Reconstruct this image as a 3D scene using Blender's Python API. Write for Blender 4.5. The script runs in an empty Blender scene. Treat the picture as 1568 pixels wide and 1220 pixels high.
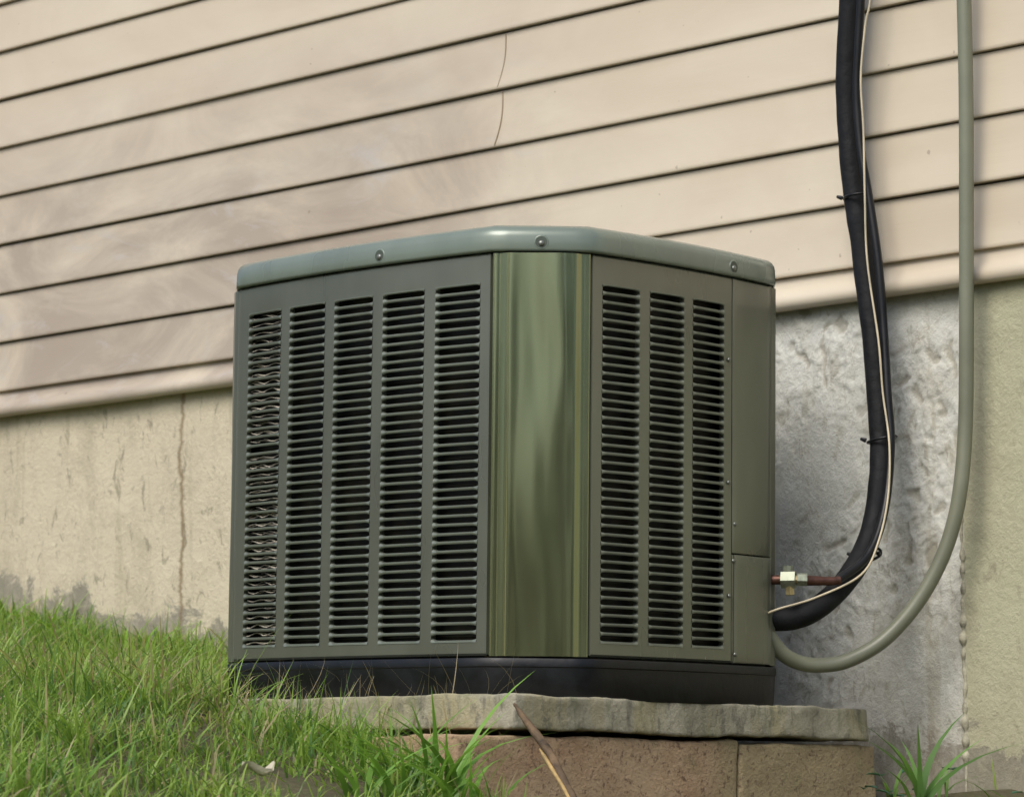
import bpy, math, random
import numpy as np
from mathutils import Vector, noise
random.seed(7); rng=np.random.default_rng(7)
scene=bpy.context.scene

# ---------------------------------------------------------------- helpers
def link(o,parent=None):
    scene.collection.objects.link(o)
    if parent: o.parent=parent
    return o
def empty(name,loc=(0,0,0)):
    e=bpy.data.objects.new(name,None); e.empty_display_size=.1; e.location=loc
    return link(e)
def mesh(name,v,f,mat=None,parent=None,smooth=False,angle=None):
    m=bpy.data.meshes.new(name); m.from_pydata([tuple(p) for p in v],[],f); m.update()
    if mat: m.materials.append(mat)
    if smooth:
        m.shade_smooth()
        if angle: m.set_sharp_from_angle(angle=math.radians(angle))
    o=bpy.data.objects.new(name,m)
    return link(o,parent)
class MB:
    def __init__(s): s.v=[];s.f=[]
    def grid(s,rows,closed=False):
        n=len(rows[0]);b=len(s.v)
        for r in rows: s.v+= [tuple(p) for p in r]
        for i in range(len(rows)-1):
            for j in range(n if closed else n-1):
                k=(j+1)%n
                s.f.append((b+i*n+j,b+i*n+k,b+(i+1)*n+k,b+(i+1)*n+j))
    def poly(s,pts):
        b=len(s.v); s.v+=[tuple(p) for p in pts]; s.f.append(tuple(range(b,b+len(pts))))
    def box(s,a,b_):
        x0,y0,z0=a;x1,y1,z1=b_
        b=len(s.v)
        s.v+=[(x0,y0,z0),(x1,y0,z0),(x1,y1,z0),(x0,y1,z0),(x0,y0,z1),(x1,y0,z1),(x1,y1,z1),(x0,y1,z1)]
        s.f+=[tuple(b+i for i in q) for q in ((0,3,2,1),(4,5,6,7),(0,1,5,4),(1,2,6,5),(2,3,7,6),(3,0,4,7))]
    def tube(s,pts,rad,seg=14,cap=True):
        pts=[Vector(p) for p in pts]; n=len(pts)
        if not hasattr(rad,'__len__'): rad=[rad]*n
        up=Vector((0.3,0.9,0.1)); rows=[]
        for i,p in enumerate(pts):
            t=(pts[min(i+1,n-1)]-pts[max(i-1,0)]).normalized()
            a=(up-t*up.dot(t)).normalized(); b=t.cross(a); up=a
            rows.append([p+(a*math.cos(q)+b*math.sin(q))*rad[i] for q in [2*math.pi*k/seg for k in range(seg)]])
        s.grid(rows,True)
        if cap:
            s.poly(rows[0]); s.poly(rows[-1][::-1])
    def obj(s,name,mat,parent=None,smooth=False,angle=None):
        return mesh(name,s.v,s.f,mat,parent,smooth,angle)
def spline(P,k=8):
    P=[np.array(p,float) for p in P]; P=[2*P[0]-P[1]]+P+[2*P[-1]-P[-2]]
    out=[]
    for i in range(1,len(P)-2):
        for j in range(k):
            t=j/k; a,b,c,d=P[i-1:i+3]
            out.append(.5*((2*b)+(-a+c)*t+(2*a-5*b+4*c-d)*t*t+(-a+3*b-3*c+d)*t**3))
    out.append(P[-2]); return out
def sm(x):
    x=np.clip(x,0,1); return x*x*(3-2*x)

# ---------------------------------------------------------------- materials
class NT:
    def __init__(s,name):
        s.m=bpy.data.materials.new(name); s.m.use_nodes=True; s.t=s.m.node_tree
        s.b=s.t.nodes['Principled BSDF']; s.out=s.t.nodes['Material Output']
        s.tc=s.n('ShaderNodeTexCoord')
    def n(s,ty,**k):
        x=s.t.nodes.new(ty)
        for a,b in k.items(): setattr(x,a,b)
        return x
    def l(s,a,b): s.t.links.new(a,b)
    def mapping(s,scale=(1,1,1)):
        m=s.n('ShaderNodeMapping'); m.inputs['Scale'].default_value=scale
        s.l(s.tc.outputs['Object'],m.inputs['Vector']); return m.outputs[0]
    def noise(s,scale,detail=4,rough=.6,stretch=(1,1,1),dist=0):
        x=s.n('ShaderNodeTexNoise'); x.inputs['Scale'].default_value=scale
        x.inputs['Detail'].default_value=detail; x.inputs['Roughness'].default_value=rough
        x.inputs['Distortion'].default_value=dist
        s.l(s.mapping(stretch),x.inputs['Vector']); return x.outputs['Fac']
    def ramp(s,fac,stops):
        r=s.n('ShaderNodeValToRGB'); e=r.color_ramp.elements
        while len(e)<len(stops): e.new(.5)
        for q,(p,c) in zip(e,stops):
            q.position=p; q.color=(c,c,c,1) if not hasattr(c,'__len__') else (*c,1)
        s.l(fac,r.inputs[0]); return r.outputs[0]
    def mix(s,fac,a,b,mode='MIX'):
        x=s.n('ShaderNodeMix',data_type='RGBA',blend_type=mode)
        for i,v in ((0,fac),(6,a),(7,b)):
            if hasattr(v,'links'): s.l(v,x.inputs[i])
            elif hasattr(v,'__len__'): x.inputs[i].default_value=(*v,1)
            else: x.inputs[i].default_value=v
        return x.outputs[2]
    def math(s,op,a,b=0):
        x=s.n('ShaderNodeMath',operation=op)
        for i,v in ((0,a),(1,b)):
            if hasattr(v,'links'): s.l(v,x.inputs[i])
            else: x.inputs[i].default_value=v
        return x.outputs[0]
    def xyz(s):
        x=s.n('ShaderNodeSeparateXYZ'); s.l(s.tc.outputs['Object'],x.inputs[0]); return x.outputs
    def mr(s,v,a,b,c=0,d=1):
        x=s.n('ShaderNodeMapRange',interpolation_type='SMOOTHSTEP')
        s.l(v,x.inputs[0])
        for i,q in enumerate((a,b,c,d)): x.inputs[i+1].default_value=q
        return x.outputs[0]
    def bump(s,h,dist,strength=1,prev=None):
        x=s.n('ShaderNodeBump'); x.inputs['Distance'].default_value=dist; x.inputs['Strength'].default_value=strength
        s.l(h,x.inputs['Height'])
        if prev: s.l(prev,x.inputs['Normal'])
        s.l(x.outputs[0],s.b.inputs['Normal']); return x.outputs[0]
    def set(s,**k):
        for a,v in k.items():
            i=s.b.inputs[a.replace('_',' ')]
            if hasattr(v,'links'): s.l(v,i)
            elif hasattr(v,'__len__') and len(v)==3: i.default_value=(*v,1)
            else: i.default_value=v
        return s.m
def simple(name,c,rough=.5,metal=0,var=.25,scale=12,bump=0,bs=60,coat=0,spec=.5):
    n=NT(name); f=n.noise(scale,4)
    col=n.mix(n.ramp(f,[(.3,0),(.7,1)]),[x*(1-var) for x in c],[x*(1+var) for x in c])
    n.set(Base_Color=col,Metallic=metal,Coat_Weight=coat,Specular_IOR_Level=spec)
    n.set(Roughness=n.mr(f,.3,.7,max(0,rough-.08),rough+.08))
    if bump: n.bump(n.noise(bs,4),bump)
    return n.m

def siding_mat():
    n=NT('vinyl_siding_beige'); X,Y,Z=n.xyz()
    f=n.noise(1.3,5,.6,(1,1,2.2),.6)
    c=n.mix(n.ramp(f,[(.38,0),(.66,1)]),(.59,.51,.395),(.67,.60,.475))
    g=n.noise(2.0,6,.65,(1,1,1.7),1.2)
    area=n.math('MULTIPLY',n.mr(X,0.5,-.5),n.mr(Z,2.0,1.45))
    st=n.math('MULTIPLY',n.ramp(g,[(.34,.25),(.58,1)]),area)
    c=n.mix(n.math('MULTIPLY',st,.62),c,(.27,.215,.18))
    pale=n.math('MULTIPLY',n.ramp(n.noise(3.1,6,.7,(1,1,2.4),1.5),[(.56,0),(.68,1)]),area)
    c=n.mix(n.math('MULTIPLY',pale,.5),c,(.50,.48,.46))
    c=n.mix(n.ramp(n.noise(38,2,.5),[(.765,0),(.785,.45)]),c,(.2,.15,.1))
    n.set(Base_Color=c,Roughness=.42,Specular_IOR_Level=.45)
    b=n.bump(n.noise(55,3,.6,(.06,1,1.2)),.0005,.6)
    n.bump(n.noise(2.5,2,.5,(.5,1,1)),.006,.5,b)
    return n.m
def foundation_mat():
    n=NT('painted_parging'); X,Y,Z=n.xyz()
    wob=n.math('MULTIPLY',n.math('SUBTRACT',n.noise(3,4),.5),.5)
    xx=n.math('ADD',X,wob)
    zone=n.mr(xx,-.2,.6)
    c=n.mix(zone,(.66,.59,.44),(.70,.71,.655))
    right=n.mr(X,1.243,1.25)
    c=n.mix(right,c,(.50,.495,.34))
    keep=n.math('SUBTRACT',1,n.math('MULTIPLY',zone,.35))
    f=n.noise(5,6,.75,(1,1,.6),.5)
    c=n.mix(n.math('MULTIPLY',n.ramp(f,[(.36,.55),(.54,0)]),keep),c,(.42,.38,.27))
    f2=n.noise(26,6,.75,(1,1,.55),.6)
    c=n.mix(n.math('MULTIPLY',n.ramp(f2,[(.35,.75),(.43,0)]),keep),c,(.30,.265,.19))
    # vertical water runs
    run=n.noise(16,4,.6,(1,1,.09))
    c=n.mix(n.ramp(run,[(.60,0),(.72,.45)]),c,(.38,.34,.22))
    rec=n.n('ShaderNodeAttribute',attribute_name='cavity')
    c=n.mix(n.math('MULTIPLY',rec.outputs['Fac'],.55),c,(.33,.30,.22))  # relief shade painted into the colour of pits and flake edges
    gz=n.math('SUBTRACT',Z,n.math('SUBTRACT',.2,n.math('MULTIPLY',X,.155)))
    peel=n.math('ADD',gz,n.math('MULTIPLY',n.math('SUBTRACT',n.noise(5,7,.75,(1,1,1),.8),.5),.50))
    c=n.mix(n.math('MULTIPLY',n.ramp(n.mr(peel,.13,.02),[(.25,0),(.6,.85)]),n.mr(f2,.3,.55,.45,1)),c,(.25,.235,.19))
    c=n.mix(n.mr(Z,.95,1.02,0,.45),c,(.22,.22,.13))  # shade below the siding's bottom edge, painted into the wall colour
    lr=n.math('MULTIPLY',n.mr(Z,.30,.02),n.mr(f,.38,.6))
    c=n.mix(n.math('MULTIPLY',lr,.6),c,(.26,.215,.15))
    cw=n.math('MULTIPLY',n.math('SUBTRACT',n.noise(4,6,.7,(0,0,1)),.5),.12)
    cr=n.math('ABSOLUTE',n.math('SUBTRACT',n.math('ADD',X,cw),-1.17))
    c=n.mix(n.mr(n.math('ADD',cr,n.math('MULTIPLY',f2,.022)),.024,.009,0,.85),c,(.23,.165,.09))
    n.set(Base_Color=c,Roughness=.8)
    n.bump(n.noise(75,6,.75,(1,1,.8),.2),.006,.9)
    return n.m
def paint_mat(name,c,rough,metal,coat=.2,dirt=.3):
    n=NT(name)
    f=n.noise(4,4,.6,(1,1,.35))
    col=n.mix(n.ramp(f,[(.35,0),(.65,1)]),[x*.88 for x in c],[x*1.14 for x in c])
    col=n.mix(n.ramp(n.noise(45,5,.7),[(.62,0),(.78,dirt)]),col,(.20,.19,.13))
    n.set(Base_Color=col,Metallic=metal,Roughness=n.mr(f,.3,.7,rough-.05,rough+.08),Coat_Weight=coat,Coat_Roughness=.15)
    n.bump(n.noise(3.5,2,.5,(1,1,.5)),.004,.35)
    return n.m
def ground_mat():
    n=NT('lawn_soil'); f=n.noise(9,6,.7)
    c=n.mix(n.ramp(f,[(.35,0),(.62,1)]),(.12,.095,.06),(.15,.15,.06))
    c=n.mix(n.ramp(n.noise(50,5,.7),[(.5,0),(.7,.6)]),c,(.27,.21,.14))
    n.set(Base_Color=c,Roughness=.95); n.bump(n.noise(60,6,.75),.02); return n.m
def concrete_mat():
    n=NT('weathered_concrete'); f=n.noise(7,6,.7)
    c=n.mix(n.ramp(f,[(.35,0),(.65,1)]),(.30,.285,.215),(.50,.475,.375))
    c=n.mix(n.ramp(n.noise(11,5,.6,(1,1,.12)),[(.48,0),(.62,.7)]),c,(.40,.36,.20))
    c=n.mix(n.ramp(n.noise(40,5,.7,(1,1,.4)),[(.52,0),(.66,.8)]),c,(.17,.165,.13))
    c=n.mix(n.ramp(n.noise(19,5,.7,(1,1,.25)),[(.54,0),(.64,.6)]),c,(.20,.22,.13))
    n.set(Base_Color=c,Roughness=.9); n.bump(n.noise(60,7,.75),.007,1); return n.m
def block_mat():
    n=NT('rough_masonry_block'); f=n.noise(5,6,.7)
    c=n.mix(n.ramp(f,[(.35,0),(.62,1)]),(.40,.25,.15),(.52,.385,.25))
    X,Y,Z=n.xyz()
    c=n.mix(n.mr(Y,-.62,-.50,0,.6),c,(.36,.33,.19))
    c=n.mix(n.ramp(n.noise(90,3,.7),[(.55,0),(.68,.85)]),c,(.17,.11,.07))
    c=n.mix(n.ramp(n.noise(12,5,.7),[(.55,0),(.7,.5)]),c,(.24,.24,.12))
    n.set(Base_Color=c,Roughness=.95); n.bump(n.noise(95,6,.72),.008,1); return n.m
def blade_mat(name,tl=.38):
    n=NT(name); a=n.n('ShaderNodeAttribute',attribute_name='Col')
    n.set(Base_Color=a.outputs['Color'],Roughness=.45,Specular_IOR_Level=.4)
    if tl:
        tr=n.n('ShaderNodeBsdfTranslucent'); n.l(n.mix(1.0,a.outputs['Color'],(1.3,1.35,.8),'MULTIPLY'),tr.inputs[0])
        ms=n.n('ShaderNodeMixShader'); ms.inputs[0].default_value=tl
        n.l(n.b.outputs[0],ms.inputs[1]); n.l(tr.outputs[0],ms.inputs[2]); n.l(ms.outputs[0],n.out.inputs[0])
    return n.m

M_side=siding_mat(); M_found=foundation_mat(); M_ground=ground_mat(); M_conc=concrete_mat(); M_block=block_mat()
M_paint=paint_mat('green_grey_enamel',(.182,.192,.155),.30,.55)
M_louv=paint_mat('louver_enamel',(.19,.215,.18),.42,.3)
M_post=paint_mat('glossy_green_enamel',(.275,.305,.175),.19,.92,.4,.06)
M_cap=paint_mat('cap_enamel',(.185,.225,.188),.28,.15,.35)
M_base=simple('black_base_plastic',(.008,.009,.011),.4,0,.4,20,.0008,40,0,.35)
M_dark=simple('dark_interior',(.006,.007,.008),.7)
M_coil=NT('condenser_coil'); M_coil.set(Base_Color=M_coil.mix(M_coil.ramp(M_coil.noise(6,5),[(.5,0),(.7,1)]),(.004,.0045,.005),(.045,.035,.02)),Roughness=.6); M_coil=M_coil.m
M_fin=simple('bent_aluminium_fin',(.75,.68,.55),.4,.1,.3,30)
M_black=simple('black_foam_insulation',(.006,.007,.009),.7,0,.4,25,.003,40,0,.3)
M_blackg=simple('black_cable_jacket',(.007,.008,.010),.4,0,.3,20,0,60,0,.35)
M_wire=simple('cream_wire',(.56,.49,.35),.5)
M_cond=simple('grey_green_conduit',(.19,.20,.145),.42,0,.12,6,.0006,30)
M_brass=simple('brass_fitting',(.40,.33,.18),.3,.8,.3,60)
M_nut=simple('pale_valve_body',(.24,.265,.20),.4,.4,.4,60)
M_copper=simple('oxidised_copper',(.12,.06,.045),.45,.7,.4,50)
M_screw=simple('screw_steel',(.22,.23,.21),.35,.7)
M_caulk=simple('old_caulk',(.38,.36,.27),.8,0,.5,60,.004,70)
M_bark=simple('weathered_bark',(.12,.08,.045),.8,0,.6,40,.004,60)
M_wood=simple('split_wood',(.42,.29,.12),.7,0,.4,50)
M_dleaf=simple('pale_dead_leaf',(.50,.46,.36),.7,0,.3,40,.002,60)
M_gbl=blade_mat('grass_blades'); M_leafm=blade_mat('foliage_leaves'); M_tree=blade_mat('tree_leaves',.45)

# ---------------------------------------------------------------- terrain
def gh(X,Y):
    Xc=np.clip(X,-4,4.5)
    g=.20-.155*Xc
    g=g-.125*sm((X-.93)/.28)*sm((Y+1.50)/.30)*(1-sm((X-2.2)/1.5))
    g=g+.150*sm((Y+.80)/.55)*sm((X-1.12)/.22)*(1-sm((X-2.6)/1.))
    g=g+.045*np.exp(-((X-.35)/.5)**2-((Y+1.45)/.38)**2)
    g=g+.012*np.sin(X*5.1+1)*np.sin(Y*4.3)+.008*np.sin(X*11+Y*7)
    return g
def axis(c0,c1,step,far):
    core=np.arange(c0,c1+1e-6,step); out=[];d=step;x=c1
    while x<far: d*=1.35; x+=d; out.append(x)
    neg=[];d=step;x=c0
    while x>-far: d*=1.35; x-=d; neg.append(x)
    return np.concatenate([neg[::-1],core,out])
xs=axis(-4,3,.05,260); ys=axis(-4,.3,.05,260)
GX,GY=np.meshgrid(xs,ys); GZ=gh(GX,GY)
MBg=MB(); MBg.grid([[(GX[i,j],GY[i,j],GZ[i,j]) for j in range(len(xs))] for i in range(len(ys))])
MBg.obj('ground',M_ground,None,True)

# ---------------------------------------------------------------- house
house=empty('house')
Z0=1.087;P=.1337;NC=17
nx=np.arange(-9,6.01,.12)
m=MB()
for k in range(NC):
    zb=Z0+k*P; zt=zb+P
    prof=[(.012,zb+.0006),(-.010,zb-.001),(-.0165,zb),(-.0178,zb+.003),(-.0168,zb+.008),(-.0115,zb+.07),(-.0065,zt-.0045),(.012,zt-.004)]
    rows=[]
    for (y,z) in prof:
        rows.append([(x, y+.0024*noise.noise(Vector((x*1.1,k*3.7,z*4))), z+.0020*noise.noise(Vector((x*.8,k*2.1,0)))) for x in nx])
    m.grid([r for r in rows])
m.obj('siding',M_side,house,True,35)
m=MB()
prof=[(.012,1.0925),(-.004,1.085),(-.0075,1.066),(-.012,1.056),(-.021,1.047),(-.0265,1.036),(-.0245,1.023),(-.018,1.018),(.02,1.019)]
m.grid([[(x,y+.002*noise.noise(Vector((x*1.7,5,0))),z+.0035*noise.noise(Vector((x*1.3,9,z*3)))) for x in nx] for (y,z) in prof])
m.obj('starter_trim',M_side,house,True,50)
m=MB()
def facey(z):
    k=math.floor((z-Z0)/P); t=(z-Z0-k*P)/P
    return -.0168+ (.0105)*t
for (k,x0) in ((4,-.028),(3,-.038)):
    zb=Z0+k*P; L=[];R=[]
    for i in range(13):
        t=i/12; z=zb+.002+t*(P-.010)
        x=x0+.017*t+.010*math.sin(t*math.pi)
        y=facey(z)-.0012
        L.append((x-.002,y-.0020,z)); R.append((x,y-.0016,z))
    m.grid([L,R]); m.grid([R,[(a,b+.006,c) for a,b,c in R]])
m.obj('siding_lap_joint',simple('lap_joint_edge',(.30,.24,.17),.6),house)
m2=MB(); m2.box((-9,.0125,1.03),(6,.25,Z0+NC*P-.01)); m2.obj('wall_sheathing',M_dark,house)
fx=np.concatenate([np.arange(-9,-3.2,.2),np.arange(-3.2,.3,.010),np.arange(.3,2.0,.0045),np.arange(2.0,6.01,.2)]); fz=np.concatenate([np.arange(-1.2,-.1,.1),np.arange(-.1,1.06,.005)])
rows=[];cav=[]
for z in fz:
    r=[]
    for x in fx:
        y=.012; cv=0.
        if -3.2<x<2.0 and z>-.1:
            rough=float(sm((x-.2)/.6))
            n1=noise.noise(Vector((x*14,3,z*9)))
            if x<1.243:
                y-= .0022*n1+.004*noise.noise(Vector((x*3,1,z*3)))+.003*max(0,noise.noise(Vector((x*20,9,z*13)))-.15)
                if rough>0:
                    wx_=x+.02*noise.noise(Vector((x*25,5,z*25))); wz_=z+.02*noise.noise(Vector((x*25,8,z*25)))
                    l=noise.noise(Vector((wx_*34,2,wz_*22))); l2=noise.noise(Vector((wx_*80,4,wz_*60)))
                    msk=float(sm((noise.noise(Vector((x*4,4,z*3)))+.15)/.45))
                    s1=float(sm((l-.12)/.08)); s2=float(sm((l2-.15)/.10)); pit=float(sm((-l-.36)/.08))
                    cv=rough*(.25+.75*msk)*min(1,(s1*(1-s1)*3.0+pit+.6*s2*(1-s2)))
                    y-= rough*(.0012*n1+(.2+.8*msk)*(.0026*s1+.0018*s2-.004*pit))
            else:
                y-= .010+.0022*n1+.004*max(0,noise.noise(Vector((x*22,9,z*14)))-.2)
        r.append((x,y,z)); cav.append(cv)
    rows.append(r)
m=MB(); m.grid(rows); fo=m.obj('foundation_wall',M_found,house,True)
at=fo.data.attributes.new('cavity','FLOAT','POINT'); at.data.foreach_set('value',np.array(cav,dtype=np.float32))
m=MB()
pts=[];rad=[]
for i in range(130):
    z=-.05+i*.0050
    pts.append((1.243+.008*noise.noise(Vector((0,0,z*20))),.003,z)); rad.append(.003+.014*abs(noise.noise(Vector((3,0,z*30)))))
m.tube(pts,rad,7); m.obj('seam_caulk',M_caulk,house,True)

# ---------------------------------------------------------------- concrete pad & block
def roughbox(name,a,b,mat,step=.02,amp=.003,par=None,bev=.006,tilt=0,seed=0,fr=14,tilty=0):
    m=MB(); a=np.array(a);b=np.array(b)
    def P_(p):
        p=np.array(p,float)
        c=(a+b)/2;h=(b-a)/2; q=p-c
        inner=np.clip(q,-(h-bev),(h-bev)); dlt=q-inner; L=np.linalg.norm(dlt)
        if L>1e-9: q=inner+dlt/L*min(L,bev)
        p=c+q
        v=Vector(tuple(p*fr+seed)); nn=noise.noise_vector(v)*amp+noise.noise_vector(v*5)*amp*.5
        return (p[0]+nn[0],p[1]+nn[1],p[2]+nn[2]+tilt*(p[0]-1.08)+tilty*(p[1]+1.1))
    for ax in range(3):
        u_,v_=[i for i in range(3) if i!=ax]
        nu=max(2,int((b[u_]-a[u_])/step)+1);nv=max(2,int((b[v_]-a[v_])/min(step,(b[v_]-a[v_])/5))+1)
        def ticks(i,n):
            t=list(np.linspace(a[i],b[i],n)); e=bev*.99
            return sorted(set(t+[a[i]+e,b[i]-e,a[i]+e*.4,b[i]-e*.4]))
        for side in (a[ax],b[ax]):
            rows=[]
            for s in ticks(v_,nv):
                r=[]
                for t in ticks(u_,nu):
                    p=[0,0,0];p[ax]=side;p[u_]=t;p[v_]=s;r.append(P_(p))
                rows.append(r)
            m.grid(rows)
    return m.obj(name,mat,par,True,50)
pad=empty('concrete_pad')
roughbox('slab',(.05,-1.118,.124),(1.092,-.108,.1855),M_conc,.011,.0045,pad,.005,-.006,0,9,-.007)
blk=empty('masonry_block_footing')
for i,(y0,y1) in enumerate(((-1.25,-.500),(-.498,-.080))):
    roughbox('block_%d'%i,(.86,y0,-.12),(1.083+.002*i,y1,.112-.004*i),M_block,.014,.0045,blk,.007,0,i*3,9)
roughbox('block_back',(.1,-1.0,-.05),(.84,-.15,.108),M_block,.05,.004,blk,.01)

# ---------------------------------------------------------------- air conditioner
PV=Vector((1.0,-.65,.25))
ac=empty('air_conditioner_unit',PV+Vector((-.003,-.003,0))); ac.rotation_euler=(0,math.radians(.85),0)
def A(m,name,mat,smooth=False,angle=None):
    o=m.obj(name,mat,ac,smooth,angle); o.location=-PV; return o
class Side:
    def __init__(s,p0,p1,bow):
        s.p0=Vector((*p0,0));d=Vector((*p1,0))-s.p0;s.L=d.length;s.t=d.normalized()
        s.n=Vector((-s.t.y,s.t.x,0)); s.bow=bow
        c=Vector((.6,-.65,0))
        if (s.p0-c).dot(s.n)<0: s.n=-s.n
    def __call__(s,u,n,z):
        f=u/s.L
        p=s.p0+s.t*u+s.n*(s.bow*4*f*(1-f)+n); return (p.x,p.y,z)
    def nrm(s,u):
        a=Vector(s(u-.001,0,0));b=Vector(s(u+.001,0,0));t=(b-a).normalized();n=Vector((-t.y,t.x,0))
        return n if n.dot(s.n)>0 else -n
x0,x1,y0,y1=.117,1.078,-1.034,-.26;c=.13
F=Side((x1-c,y0),(x0+c,y0),.022)
E=Side((x1,y0+c-.001),(x1,y1-c),.016)
Wd=Side((x0,y0+c),(x0,y1-c),.016)
N=Side((x0+c,y1),(x1-c,y1),.022)
C1=Side((x1-c,y0),(x1,y0+c-.001),.004); C2=Side((x0,y0+c),(x0+c,y0),.004)
C3=Side((x1,y1-c),(x1-c,y1),.004); C4=Side((x0+c,y1),(x0,y1-c),.004)
ZB,ZT=.259,.993; LB,LT=.284,.941; NR=40; PI=(LT-LB)/NR
def louver_side(S,name,ua,ub,slots):
    fr=MB(); lv=MB()
    br=[ua]
    for a,b in slots: br+=[a,b]
    br.append(ub)
    def span(a,b,za,zb,n=0.0):
        k=max(2,int((b-a)/.02)); us=[a+(b-a)*i/k for i in range(k+1)]
        fr.grid([[S(u,n,z) for u in us] for z in (za,zb)])
    allu=[]
    for i in range(len(br)-1):
        k=max(2,int((br[i+1]-br[i])/.02)); allu+=[br[i]+(br[i+1]-br[i])*j/k for j in range(k)]
    allu.append(ub)
    wv=lambda u,z: .0009*noise.noise(Vector((u*9,z*20,S.L)))
    fr.grid([[S(u,-.012,ZT+.001) for u in allu],[S(u,-.002,ZT+.001) for u in allu],[S(u,0,ZT-.002) for u in allu],[S(u,wv(u,1),ZT-.018) for u in allu],[S(u,wv(u,2),LT+.02) for u in allu],[S(u,0,LT) for u in allu]])
    fr.grid([[S(u,0,LB) for u in allu],[S(u,0,ZB+.004) for u in allu],[S(u,-.003,ZB) for u in allu],[S(u,-.012,ZB) for u in allu]])
    for i in range(0,len(br)-1,2):
        span(br[i],br[i+1],LB,LT)
    for u in (ua,ub):
        fr.grid([[S(u,0,ZB+.002),S(u,0,ZT)],[S(u,-.014,ZB+.002),S(u,-.014,ZT)]])
    for a,b in slots:
        for u in (a,b): fr.grid([[S(u,0,LB),S(u,0,LT)],[S(u,-.012,LB),S(u,-.012,LT)]])
        fr.grid([[S(a+(b-a)*j/5,n,LT) for j in range(6)] for n in (0,-.012)])
        fr.grid([[S(a+(b-a)*j/5,n,LB) for j in range(6)] for n in (0,-.012)])
        w=b-a
        us=[(0,3),(.0025,2),(.006,.7),(.012,0)]; us=[(a+q,e) for q,e in us]+[(a+w*.33,0),(a+w*.5,0),(a+w*.67,0)]+[(b-q,e) for q,e in us[::-1]]
        for r in range(NR+1):
            z=LB+r*PI; jit=.0005*random.uniform(-1,1); sl=.0006*random.uniform(-1,1)
            rows=[]
            for (n,dz,ke) in ((-.006,-.0014,-1),(-.0012,-.0020,-1),(.0006,-.0006,-1),(.0004,.0030,.3),(-.003,.0040,1),(-.0105,.0044,1)):
                rows.append([S(u,n+.0004,min(max(z+dz+ke*e*.001+jit+sl*(u-a)/w,LB-.001),LT+.001)) for u,e in us])
            lv.grid(rows)
    A(fr,name+'_frame',M_paint,True,30); A(lv,name+'_louvers',M_louv,True,60)
fs=[(.080+.1338*k-.0540,.080+.1338*k+.0530) for k in range(5)]
es=[(.0262,.1195),(.146,.2395),(.2645,.358)]
louver_side(F,'front_panel',.0035,F.L-.002,fs)
louver_side(E,'side_panel',.0035,.3815,es)
louver_side(Wd,'left_panel',.002,Wd.L-.002,[(.026+.119*k,.026+.119*k+.093) for k in range(4)])
louver_side(N,'rear_panel',.002,N.L-.002,[(.030+.1335*k,.030+.1335*k+.107) for k in range(5)])
def plate(S,a,b,za,zb,n,name,mat):
    m=MB(); k=8; us=[a,a+.003]+[a+(b-a)*i/k for i in range(1,k)]+[b-.003,b]
    zs=[(za,-.004),(za,n-.0015),(za+.003,n)]+[(za+(zb-za)*i/10,n) for i in range(1,10)]+[(zb-.003,n),(zb,n-.0015),(zb,-.004)]
    rows=[]
    for z,nn in zs:
        rows.append([S(u,(nn-.0015 if (u in (a,b) and nn==n) else nn)+.0008*noise.noise(Vector((u*14,z*9,n))),z) for u in us])
    m.grid(rows)
    for u in (a,b): m.grid([[S(u,n-.0015,za),S(u,n-.0015,zb)],[S(u,-.012,za),S(u,-.012,zb)]])
    return A(m,name,mat,True,40)
plate(E,.3845,E.L-.001,.467,ZT,.001,'service_panel_upper',M_paint)
plate(E,.3905,E.L-.001,ZB,.464,.002,'service_panel_lower',M_paint)
plate(E,.3830,.3895,ZB,.464,.000,'service_panel_edge',M_paint)
def post(S,name,mat):
    m=MB(); L=S.L; us=[.002,.003,.006,.010,.0125,.014,.0155,.018,.021,.024,.027,.030,.034]+list(np.linspace(.040,L-.040,26))+[L-.034,L-.030,L-.027,L-.024,L-.021,L-.018,L-.014,L-.010,L-.006,L-.003,L-.002]
    def off(u):
        e=min(u,L-u)
        v=.0085*float(sm((e-.015)/.017))
        if u<L/2: v-=.0015*math.exp(-((e-.0145)/.002)**2)
        if e<.003: v-=.003
        return v
    zs=np.linspace(ZB-.001,ZT+.001,60)
    m.grid([[S(u,off(u)+.001+(.0040*noise.noise(Vector((u*18+1.5*noise.noise(Vector((0,z*2.5,5))),z*2.2,S.L*7+4)))+.0003*noise.noise(Vector((u*45,z*5,2))))*float(sm((min(u,L-u)-.03)/.02)),z) for u in us] for z in zs])
    for u in (.002,L-.002): m.grid([[S(u,-.002,ZB),S(u,-.002,ZT)],[S(u,-.016,ZB),S(u,-.016,ZT)]])
    A(m,name,mat,True,70)
for S,nm,mt in ((C1,'corner_post_near',M_post),(C2,'corner_post_west',M_paint),(C3,'corner_post_east',M_paint),(C4,'corner_post_rear',M_post)): post(S,nm,mt)
def outline():
    pts=[]
    for S in (C1,E,C3):
        k=14 if S.L>.3 else 6
        pts+=[(Vector(S(S.L*i/k,0,0)),S.nrm(max(.002,min(S.L-.002,S.L*i/k)))) for i in range(k)]
    def add(S,rev):
        k=16 if S.L>.3 else 6
        for i in range(k):
            u=S.L*(1-i/k) if rev else S.L*i/k
            pts.append((Vector(S(u,0,0)),S.nrm(max(.002,min(S.L-.002,u)))))
    add(N,True); add(C4,False); add(Wd,True); add(C2,False); add(F,True)
    return pts
OUT=outline(); nO=len(OUT)
ON=[]
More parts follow.
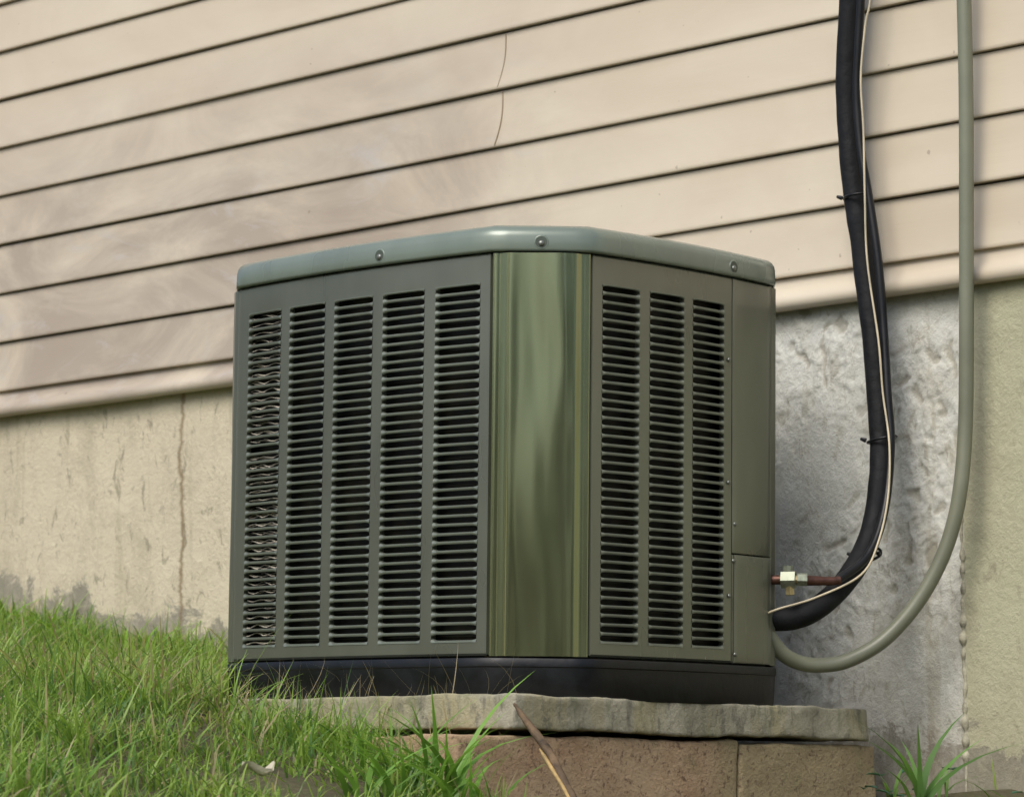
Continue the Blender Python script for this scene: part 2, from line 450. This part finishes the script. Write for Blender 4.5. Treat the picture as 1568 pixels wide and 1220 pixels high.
for i in range(nO):
    a=OUT[i-1][0];b=OUT[(i+1)%nO][0];t=(b-a).normalized();n=Vector((t.y,-t.x,0))
    if n.dot(OUT[i][1])<0:n=-n
    ON.append(n)
def ring(off,z,wav=0):
    return [(p.x+n.x*off,p.y+n.y*off,z) for (p,_),n in zip(OUT,ON)]
m=MB()
cp=[(-.014,.9975),(.004,.9965),(.0075,.998),(.0085,1.002),(.0075,1.025),(.0055,1.033),(.001,1.0395),(-.006,1.0445),(-.018,1.0485),(-.04,1.052),(-.08,1.055),(-.10,1.056)]
m.grid([ring(o,z) for o,z in cp],True); m.poly(ring(-.10,1.056))
A(m,'top_cap',M_cap,True,60)
m=MB(); m.grid([ring(o,z) for o,z in [(-.02,.180),(.004,.180),(.006,.183),(.0085,.235),(.0085,.2375),(.0105,.2395),(.0105,.252),(.0085,.2545),(-.02,.2545)]],True)
m.poly(ring(-.02,.180)); A(m,'base_pan',M_base,True,40)
m=MB(); m.grid([ring(-.030,z) for z in (.25,1.0)],True); A(m,'condenser_coil',M_coil,True,60)
m=MB(); m.grid([ring(-.013,z) for z in (LT+.01,1.0)],True); m.grid([ring(-.013,z) for z in (.25,LB-.01)],True); A(m,'inner_liner',M_dark,True,60)
m=MB()
for r in range(26):
    z=LB+.012+r*.0252
    for S,ua,ub in ((F,.03,.66),(E,.03,.37)):
        m.grid([[S(ua+(ub-ua)*i/12,-.026,z+dz) for i in range(13)] for dz in (-.0012,.0012)])
A(m,'coil_tubes',simple('coil_tube_metal',(.03,.028,.024),.5,.3))
m=MB()
a,b=fs[4]
for r in range(NR):
    if random.random()<.08: continue
    z=LB+r*PI+.0095
    k=9; us=[a+.003+(b-a-.006)*i/k for i in range(k+1)]
    ph=random.uniform(-.001,.001); amp=random.uniform(.0012,.0034)
    zz=[z+ph+amp*math.sin(i*1.25+r*.35)+random.uniform(-.0007,.0007) for i in range(k+1)]
    zz2=[z+ph-amp*math.sin(i*.75+r*.5)+random.uniform(-.0007,.0007) for i in range(k+1)]
    th=random.uniform(.0006,.0012)
    for Zs,nn in ((zz,-.006),(zz2,-.009)):
        m.grid([[F(u,nn,q-th) for u,q in zip(us,Zs)],[F(u,nn-.002,q+th) for u,q in zip(us,Zs)]])
A(m,'bent_coil_fins',M_fin)
def frame_at(S,u,n,z):
    p=Vector(S(u,n,z)); nr=S.nrm(u); t=nr.cross(Vector((0,0,1))).normalized(); return p,nr,t
def dome(m,S,u,n,z,r,h,seg=12):
    p,nr,t=frame_at(S,u,n,z); up=Vector((0,0,1)); rows=[]
    for k in range(5):
        a=k/4*math.pi/2
        rows.append([p+nr*(h*math.sin(a))+(t*math.cos(q)+up*math.sin(q))*(r*math.cos(a)+1e-5) for q in [2*math.pi*i/seg for i in range(seg)]])
    m.grid(rows,True)
def ringm(m,S,u,n,z,R,r,seg=18):
    p,nr,t=frame_at(S,u,n,z); up=Vector((0,0,1)); rows=[]
    for i in range(seg):
        q=2*math.pi*i/seg; d=t*math.cos(q)+up*math.sin(q)
        rows.append([p+d*(R+r*math.cos(w))+nr*(r*.6*math.sin(w)) for w in [2*math.pi*j/6 for j in range(6)]])
    rows.append(rows[0]); m.grid(rows,True)
def disc(m,S,u,n,z,R,seg=18):
    p,nr,t=frame_at(S,u,n,z); m.poly([p+(t*math.cos(q)+Vector((0,0,1))*math.sin(q))*R for q in [2*math.pi*i/seg for i in range(seg)]])
ms=MB();mr=MB();md=MB()
for S,u in ((F,.27),(C1,.090),(E,.378)):
    ringm(mr,S,u,.0075,1.0135,.0118,.0022); disc(md,S,u,.0087,1.0135,.0112); dome(ms,S,u,.0088,1.0115,.0058,.0035)
for u,z in ((.372,.835),(.392,.522),(.388,.452),(.375,.385),(.394,.275),(.372,.60)):
    dome(ms,E,u,.0015,z,.0045,.003)
A(ms,'screws',M_screw,True); A(mr,'dimple_rims',M_cap,True)
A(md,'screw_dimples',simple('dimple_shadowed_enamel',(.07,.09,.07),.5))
m=MB()
for R in np.linspace(.05,.31,12):
    cpts=[(.6+R*math.cos(q),-.647+R*math.sin(q),1.068-.02*(R/.31)**2+.008) for q in np.linspace(0,2*math.pi,41)]
    m.tube(cpts,.0016,5,False)
for q in np.linspace(0,math.pi*2,9)[:-1]:
    m.tube([(.6+R*math.cos(q),-.647+R*math.sin(q),1.0765-.02*(R/.31)**2) for R in (.02,.1,.2,.31)],.0022,5)
A(m,'fan_guard',M_screw)

# ---------------------------------------------------------------- pipes
ins=[(1.035,-.38,.35),(1.049,-.36,.348),(1.081,-.33,.35),(1.117,-.3,.37),(1.131,-.24,.416),(1.134,-.18,.477),(1.133,-.14,.544),(1.128,-.11,.638),(1.114,-.09,.719),(1.101,-.08,.813),(1.088,-.075,.921),(1.068,-.07,1.044),(1.053,-.07,1.153),(1.041,-.07,1.222),(1.032,-.07,1.305),(1.025,-.07,1.415),(1.027,-.07,1.51),(1.037,-.07,1.632),(1.046,-.07,1.741),(1.05,-.07,2.1),(1.045,-.06,2.6),(1.045,-.05,3.2)]
lk=[(1.155,-.29,.42),(1.172,-.21,.474),(1.168,-.15,.567),(1.155,-.11,.701),(1.141,-.1,.808),(1.126,-.09,.942),(1.115,-.09,1.076),(1.093,-.09,1.213),(1.075,-.09,1.309),(1.066,-.09,1.419),(1.071,-.09,1.513),(1.080,-.09,1.619),(1.088,-.09,1.725),(1.09,-.08,2.1),(1.085,-.07,3.2)]
wr=[(1.06,-.40,.352),(1.101,-.40,.364),(1.146,-.34,.387),(1.185,-.25,.433),(1.182,-.19,.5),(1.177,-.15,.593),(1.163,-.125,.699),(1.137,-.11,.807),(1.128,-.11,.913),(1.099,-.105,1.076),(1.095,-.105,1.21),(1.09,-.1,1.346),(1.085,-.1,1.455),(1.098,-.1,1.561),(1.115,-.1,1.667),(1.10,-.09,2.1),(1.1,-.08,3.2)]
con=[(1.035,-.39,.345),(1.053,-.37,.313),(1.061,-.34,.282),(1.072,-.3,.265),(1.096,-.26,.261),(1.129,-.22,.271),(1.171,-.17,.307),(1.214,-.13,.367),(1.248,-.1,.437),(1.274,-.08,.514),(1.293,-.07,.603),(1.301,-.06,.732),(1.308,-.06,.926),(1.312,-.06,1.122),(1.316,-.06,1.319),(1.317,-.06,1.478),(1.315,-.06,1.692),(1.31,-.06,2.2),(1.31,-.05,3.2)]
ls=empty('refrigerant_line_set')
m=MB(); s=spline(ins,8); m.tube(s,[.0225+.0016*noise.noise(Vector((0,0,i*.23))) for i in range(len(s))],18); m.obj('foam_insulation',M_black,ls,True)
m=MB(); m.tube(spline(lk,8),.0088,12); m.obj('liquid_line',M_blackg,ls,True)
m=MB(); m.tube(spline(wr,8),.0022,7); m.obj('thermostat_wire',M_wire,ls,True)
m=MB()
for p,ax,R in (((1.052,-.075,1.218),(-.1,0,1),.031),((1.122,-.095,.714),(-.15,-.1,1),.033),((1.148,-.180,.478),(.1,-.6,.8),.030)):
    ax=Vector(ax).normalized(); t=ax.orthogonal().normalized(); b=ax.cross(t); p=Vector(p)
    pts=[]
    for i in range(25):
        q=2*math.pi*i/24; d=t*math.cos(q)+b*math.sin(q); pts.append(p+d*R*(1-.22*abs(d.y)))
    m.tube(pts,.0028,6,False)
    m.tube([p+Vector((-R,-.01,0)),p+Vector((-R-.010,-.014,.004))],[.005,.003],6)
    m.tube([p+Vector((R,-.005,0)),p+Vector((R+.006,-.01,.003))],[.005,.002],6)
m.obj('cable_ties',M_blackg,ls,True)
m=MB(); m.tube(spline(con,10),.0148,18); m.obj('electrical_conduit',M_cond,None,True)
sv=empty('service_valve')
m=MB(); m.tube([(1.045,-.395,.4225),(1.09,-.368,.4225)],.0095,12); m.tube([(1.12,-.34,.421),(1.150,-.30,.420),(1.160,-.284,.422)],[.0105,.0085,.0085],12); m.obj('copper_stub',M_copper,sv,True,50)
m=MB(); m.tube([(1.086,-.371,.4225),(1.110,-.357,.4225)],.0185,6); m.tube([(1.112,-.356,.4225),(1.126,-.343,.422)],.0130,6); m.tube([(1.098,-.366,.449),(1.098,-.366,.437)],.010,8); m.obj('valve_body',M_nut,sv,True,30)
m=MB(); m.tube([(1.100,-.364,.412),(1.101,-.364,.392)],.0095,6);m.tube([(1.108,-.360,.4225),(1.113,-.356,.4225)],.0085,10); m.obj('brass_cap',M_brass,sv,True,30)

# ---------------------------------------------------------------- grass
def blades(name,px,py,pz,h,w,az,lean,curl,col,mat,twist=None,segs=3):
    n=len(px); dirx,diry=np.cos(az),np.sin(az); wx,wy=-np.sin(az+.6),np.cos(az+.6)
    ts=np.linspace(0,1,segs+1)
    per=2*segs+1
    v=np.zeros((n,per,3))
    for i,t in enumerate(ts):
        off=h*(lean*t+curl*t*t); up=h*(t-.45*np.abs(curl)*t*t)
        cx=px+dirx*off;cy=py+diry*off;cz=pz+up
        ww=w*(1-t**1.6)*.5*(1 if i else .7)
        if i<segs:
            v[:,2*i]=np.stack([cx-wx*ww,cy-wy*ww,cz],1);v[:,2*i+1]=np.stack([cx+wx*ww,cy+wy*ww,cz],1)
        else: v[:,2*segs]=np.stack([cx,cy,cz],1)
    base=(np.arange(n)*per)[:,None]
    fq=[]
    for i in range(segs-1): fq.append([2*i,2*i+1,2*i+3,2*i+2])
    q=np.array(fq).reshape(-1)
    tri=np.array([2*segs-2,2*segs-1,2*segs])
    L=np.concatenate([base+q[None],base+tri[None]],1)
    me=bpy.data.meshes.new(name)
    me.vertices.add(n*per); me.vertices.foreach_set('co',v.reshape(-1))
    nl=L.shape[1]; me.loops.add(n*nl); me.loops.foreach_set('vertex_index',L.reshape(-1).astype(np.int32))
    sizes=np.array([4]*(segs-1)+[3]); st=np.concatenate([[0],np.cumsum(sizes)[:-1]])
    me.polygons.add(n*segs)
    me.polygons.foreach_set('loop_start',((np.arange(n)*nl)[:,None]+st[None]).reshape(-1).astype(np.int32))
    me.polygons.foreach_set('loop_total',np.tile(sizes,n).astype(np.int32))
    me.update(calc_edges=True)
    ca=me.attributes.new('Col','FLOAT_COLOR','POINT')
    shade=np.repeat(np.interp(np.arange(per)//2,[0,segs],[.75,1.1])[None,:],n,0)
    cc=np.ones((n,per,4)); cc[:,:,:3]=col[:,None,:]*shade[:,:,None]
    ca.data.foreach_set('color',cc.reshape(-1))
    me.materials.append(mat)
    o=bpy.data.objects.new(name,me); link(o); me.validate(); return o
def nz(x,y,s,o=0):
    return np.array([noise.noise(Vector((a*s+o,b*s,o))) for a,b in zip(x,y)])
NB=200000
px=rng.uniform(-3.0,2.6,NB);py=rng.uniform(-3.9,.0,NB)
zc=-.6968*(px-5.017)+.7173*(py+5.165); lt=.7173*(px-5.017)+.6968*(py+5.165)
keep=(zc>2.8)&(np.abs(lt)<.16*zc+.45)
keep&=~((px>.03)&(px<1.10)&(py>-1.135))
keep&=~((px>.84)&(px<1.1)&(py>-1.27))
right=sm((px-1.02)/.12)*sm((py+1.44)/.16)
right=np.maximum(right,sm((px-1.30)/.22)*sm((py+1.80)/.3))
keep&=rng.random(NB)>right*.985
px,py=px[keep],py[keep]
dens=nz(px,py,3.2)+.6*nz(px,py,8,4); k2=rng.random(len(px))<np.clip(.66+dens*1.4,.08,1); px,py=px[k2],py[k2]; n=len(px)
big=nz(px,py,2.0,5); clump=nz(px,py,9,2)
h=rng.uniform(.030,.085,n)*(1+.6*big+1.2*clump)*(1-.40*sm((px-1.25)/.3))
tall=rng.random(n)<.06; h[tall]*=rng.uniform(1.3,2.1,tall.sum())
h*=1+.35*np.exp(-((px-.45)/.45)**2-((py+1.3)/.2)**2)
h=np.clip(h,.015,.17)
w=rng.uniform(.0025,.0065,n)
g1=np.array([.21,.36,.055]);g2=np.array([.37,.51,.12]);g3=np.array([.10,.21,.065]);g4=np.array([.52,.44,.26])
t=np.clip(.5+.9*nz(px,py,2.6,9)+rng.normal(0,.28,n),0,1)[:,None]
col=g1*(1-t)+g2*t
k=(rng.random(n)<.28)[:,None]; col=np.where(k,g3+(g1-g3)*rng.random((n,1))*.5,col)
dry=(rng.random(n)<(.08+.10*(nz(px,py,5,7)>.1)+.22*((py>-1.5)&(px>-.1)&(px<.7))))[:,None]; col=np.where(dry,g4*rng.uniform(.6,1.1,(n,1)),col)
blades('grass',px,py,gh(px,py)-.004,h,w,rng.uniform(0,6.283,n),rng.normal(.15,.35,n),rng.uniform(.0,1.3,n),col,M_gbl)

def tuft(name,x,y,n,hmin,hmax,w,col,spread=.03,curl=(.4,1.2),segs=6):
    px=x+rng.normal(0,spread,n);py=y+rng.normal(0,spread,n)
    c_=np.array(col)[None]*rng.uniform(.7,1.3,(n,1))
    return blades(name,px,py,np.full(n,float(gh(x,y))),rng.uniform(hmin,hmax,n),rng.uniform(w*.7,w*1.2,n),rng.uniform(0,6.283,n),rng.uniform(.0,.5,n),rng.uniform(*curl,n),c_,M_gbl,segs=segs)
BG=(.20,.38,.07)
tuft('weed_plant',1.25,-1.44,26,.14,.28,.013,BG,.022,(.3,1.1))
tuft('weed_plant',1.17,-1.45,18,.10,.20,.010,BG,.03,(.3,1.2))
tuft('weed_plant',1.36,-1.52,16,.08,.16,.010,BG,.03)
tuft('weed_plant',1.27,-1.62,20,.07,.15,.010,BG,.03)
tuft('weed_plant',1.43,-.38,9,.15,.24,.016,(.15,.30,.08),.012,(.2,.8))
tuft('weed_plant',1.33,-.30,10,.06,.12,.008,(.15,.28,.07),.04)
tuft('weed_plant',1.62,-.30,10,.05,.13,.006,(.16,.28,.07),.04)
tuft('weed_plant',-1.55,-.25,8,.13,.20,.011,(.24,.44,.06),.02)
tuft('weed_plant',-1.25,-.3,8,.11,.18,.011,(.24,.44,.06),.02)
tuft('weed_plant',-.75,-.45,8,.10,.15,.010,(.24,.44,.06),.03)
tuft('weed_plant',.35,-1.3,14,.13,.21,.005,(.24,.40,.08),.07,(.1,.6))
tuft('weed_plant',.60,-1.36,14,.10,.17,.005,(.22,.38,.07),.06,(.1,.8))
tuft('weed_plant',.85,-1.42,14,.09,.16,.005,(.26,.40,.09),.06,(.1,.8))
tuft('weed_plant',1.15,-2.2,14,.06,.13,.009,BG,.04)
n=90
sx=rng.uniform(.25,1.08,n);sy=np.full(n,-1.085)+rng.uniform(-.05,.03,n)
blades('dry_straw',sx,sy,np.where(sy<-1.118,.10,.185)+0*sx,rng.uniform(.02,.11,n),rng.uniform(.0010,.0020,n),rng.uniform(2.6,6.8,n),rng.uniform(-1.2,1.2,n),rng.uniform(-.3,.8,n),np.array([[.46,.38,.24]])*rng.uniform(.5,1.2,(n,1)),M_gbl,segs=4)

def leafpatch(name,cs,size,col,nn):
    m=MB();cols=[]
    for _ in range(nn):
        c0=cs[rng.integers(len(cs))]; p=Vector((c0[0]+rng.normal(0,.05),c0[1]+rng.normal(0,.05),0)); p.z=float(gh(p.x,p.y))+rng.uniform(.005,c0[2])
        a=rng.uniform(0,6.28); d=Vector((math.cos(a),math.sin(a),rng.uniform(-.2,.5))).normalized(); sd=d.cross(Vector((0,0,1))).normalized(); s=size*rng.uniform(.6,1.2)
        up=d.cross(sd)*-1
        b=len(m.v)
        pr=[(0,.0),(.25,.36),(.55,.42),(.8,.25),(1,0)]
        m.v+=[tuple(p+d*s*t-up*s*.25*t*t) for t,_w in pr]
        m.v+=[tuple(p+d*s*t+sd*s*w_-up*s*(.25*t*t-.12)) for t,w_ in pr[1:4]]
        m.v+=[tuple(p+d*s*t-sd*s*w_-up*s*(.25*t*t-.12)) for t,w_ in pr[1:4]]
        for o_ in (5,8):
            m.f+=[(b,b+1,b+o_),(b+1,b+2,b+o_+1,b+o_),(b+2,b+3,b+o_+2,b+o_+1),(b+3,b+4,b+o_+2)]
        cc=np.array(col)*rng.uniform(.6,1.4); cols+=[(*cc,1)]*11
    o=m.obj(name,M_leafm,None,True)
    ca=o.data.attributes.new('Col','FLOAT_COLOR','POINT'); ca.data.foreach_set('color',np.array(cols).reshape(-1)); return o
leafpatch('ground_ivy',[(1.31,-.36,.10),(1.24,-.3,.06),(1.75,-.4,.07)],.035,(.06,.14,.09),34)
leafpatch('leaf_litter',[(1.25,-.3,.02),(1.4,-.4,.02),(1.6,-.5,.02),(1.3,-.5,.02),(1.2,-.15,.02)],.035,(.30,.21,.13),40)
m=MB(); rows=[]
for i in range(9):
    t=i/8; wd=.017*math.sin(math.pi*min(1,t*.93+.05))**.7; r=[]
    for j in range(7):
        q=(j-3)/3; r.append((1.285+.05*t*.75, -1.92+.05*t*.7+wd*q, .042+.012*abs(q)**1.5+.006*math.sin(t*7+q*2)))
    rows.append(r)
m.grid(rows); m.obj('dead_leaf',M_dleaf,None,True)
m=MB(); s=spline([(1.278,-1.311,.160),(1.31,-1.32,.135),(1.38,-1.335,.079),(1.43,-1.355,.035),(1.50,-1.38,-.03),(1.56,-1.40,-.09),(1.62,-1.43,-.16)],8)
m.tube(s,[.002+.0055*min(1,i/12)+.0014*noise.noise(Vector((i*.6,0,0))) for i in range(len(s))],9)
st=empty('broken_branch'); m.obj('bark',M_bark,st,True)
m=MB(); s2=spline([(1.372,-1.348,.084),(1.41,-1.357,.049),(1.44,-1.366,.024),(1.47,-1.377,-.003)],6); m.tube(s2,[.001,.002]+[.0035]*(len(s2)-2),7); m.obj('split_heartwood',M_wood,st,True)

# ---------------------------------------------------------------- trees behind the viewpoint (seen in reflections)
NL=24000; cen=[]
for i in range(22):
    a=math.radians(-190+i*(215/21)); R=rng.uniform(20,28)
    cx,cy=1+R*math.cos(a),-1+R*math.sin(a)
    if cy>-1.5 : continue
    H=rng.uniform(3.5,8)
    for _ in range(8):
        cen.append((cx+rng.normal(0,1.8),cy+rng.normal(0,1.6),rng.uniform(-.5,H),rng.uniform(.8,1.9),rng.choice([.15,.4,1.0,2.0])))
cen=np.array(cen); idx=rng.integers(len(cen),size=NL); c_=cen[idx]
dv=rng.normal(size=(NL,3)); dv/=np.linalg.norm(dv,axis=1)[:,None]; p=c_[:,:3]+dv*(c_[:,3]*rng.uniform(.6,1.05,NL))[:,None]
t1=rng.normal(size=(NL,3)); t1/=np.linalg.norm(t1,axis=1)[:,None]; t2=np.cross(t1,rng.normal(size=(NL,3))); t2/=np.linalg.norm(t2,axis=1)[:,None]
sz=rng.uniform(.18,.36,NL)[:,None]
v=np.stack([p-t1*sz,p+t2*sz*.6,p+t1*sz,p-t2*sz*.6],1)
me=bpy.data.meshes.new('tree_line'); me.vertices.add(NL*4); me.vertices.foreach_set('co',v.reshape(-1)); me.loops.add(NL*4); me.loops.foreach_set('vertex_index',np.arange(NL*4,dtype=np.int32))
me.polygons.add(NL); me.polygons.foreach_set('loop_start',np.arange(NL,dtype=np.int32)*4); me.polygons.foreach_set('loop_total',np.full(NL,4,dtype=np.int32)); me.update(calc_edges=True)
ca=me.attributes.new('Col','FLOAT_COLOR','POINT'); cc=np.ones((NL,4,4)); cc[:,:,:3]=(np.array([.18,.22,.06])*(c_[:,4]*rng.uniform(.7,1.3,NL))[:,None])[:,None,:]; ca.data.foreach_set('color',cc.reshape(-1))
me.materials.append(M_tree)
tl=bpy.data.objects.new('tree_line',me); link(tl)

# ---------------------------------------------------------------- light
el=math.radians(48); hd=Vector((.25,-1,0)).normalized()
sd=Vector((hd.x*math.cos(el),hd.y*math.cos(el),math.sin(el)))
L=bpy.data.lights.new('sun','SUN'); L.energy=2.35; L.angle=math.radians(34); L.color=(1,.965,.90)
so=bpy.data.objects.new('sun',L); so.rotation_euler=sd.to_track_quat('Z','Y').to_euler(); link(so)
w=bpy.data.worlds.new('World'); scene.world=w; w.use_nodes=True; nt=w.node_tree
sk=nt.nodes.new('ShaderNodeTexSky'); sk.sky_type='NISHITA'; sk.sun_disc=False; sk.sun_elevation=el; sk.sun_rotation=math.atan2(hd.x,hd.y); sk.air_density=1; sk.dust_density=3; sk.ozone_density=1
bg=nt.nodes['Background']; nt.links.new(sk.outputs[0],bg.inputs[0]); bg.inputs[1].default_value=.15

# ---------------------------------------------------------------- camera
cd=bpy.data.cameras.new('camera'); cd.sensor_width=36; cd.lens=112.5; cd.clip_end=1000
cd.dof.use_dof=True; cd.dof.focus_distance=5.9; cd.dof.aperture_fstop=11
co=bpy.data.objects.new('camera',cd); co.location=(5.017,-5.165,0); co.rotation_euler=(math.radians(97.15),0,math.radians(44.17)); link(co)
scene.camera=co
scene.view_settings.view_transform='Standard'; scene.view_settings.look='None'; scene.view_settings.exposure=0
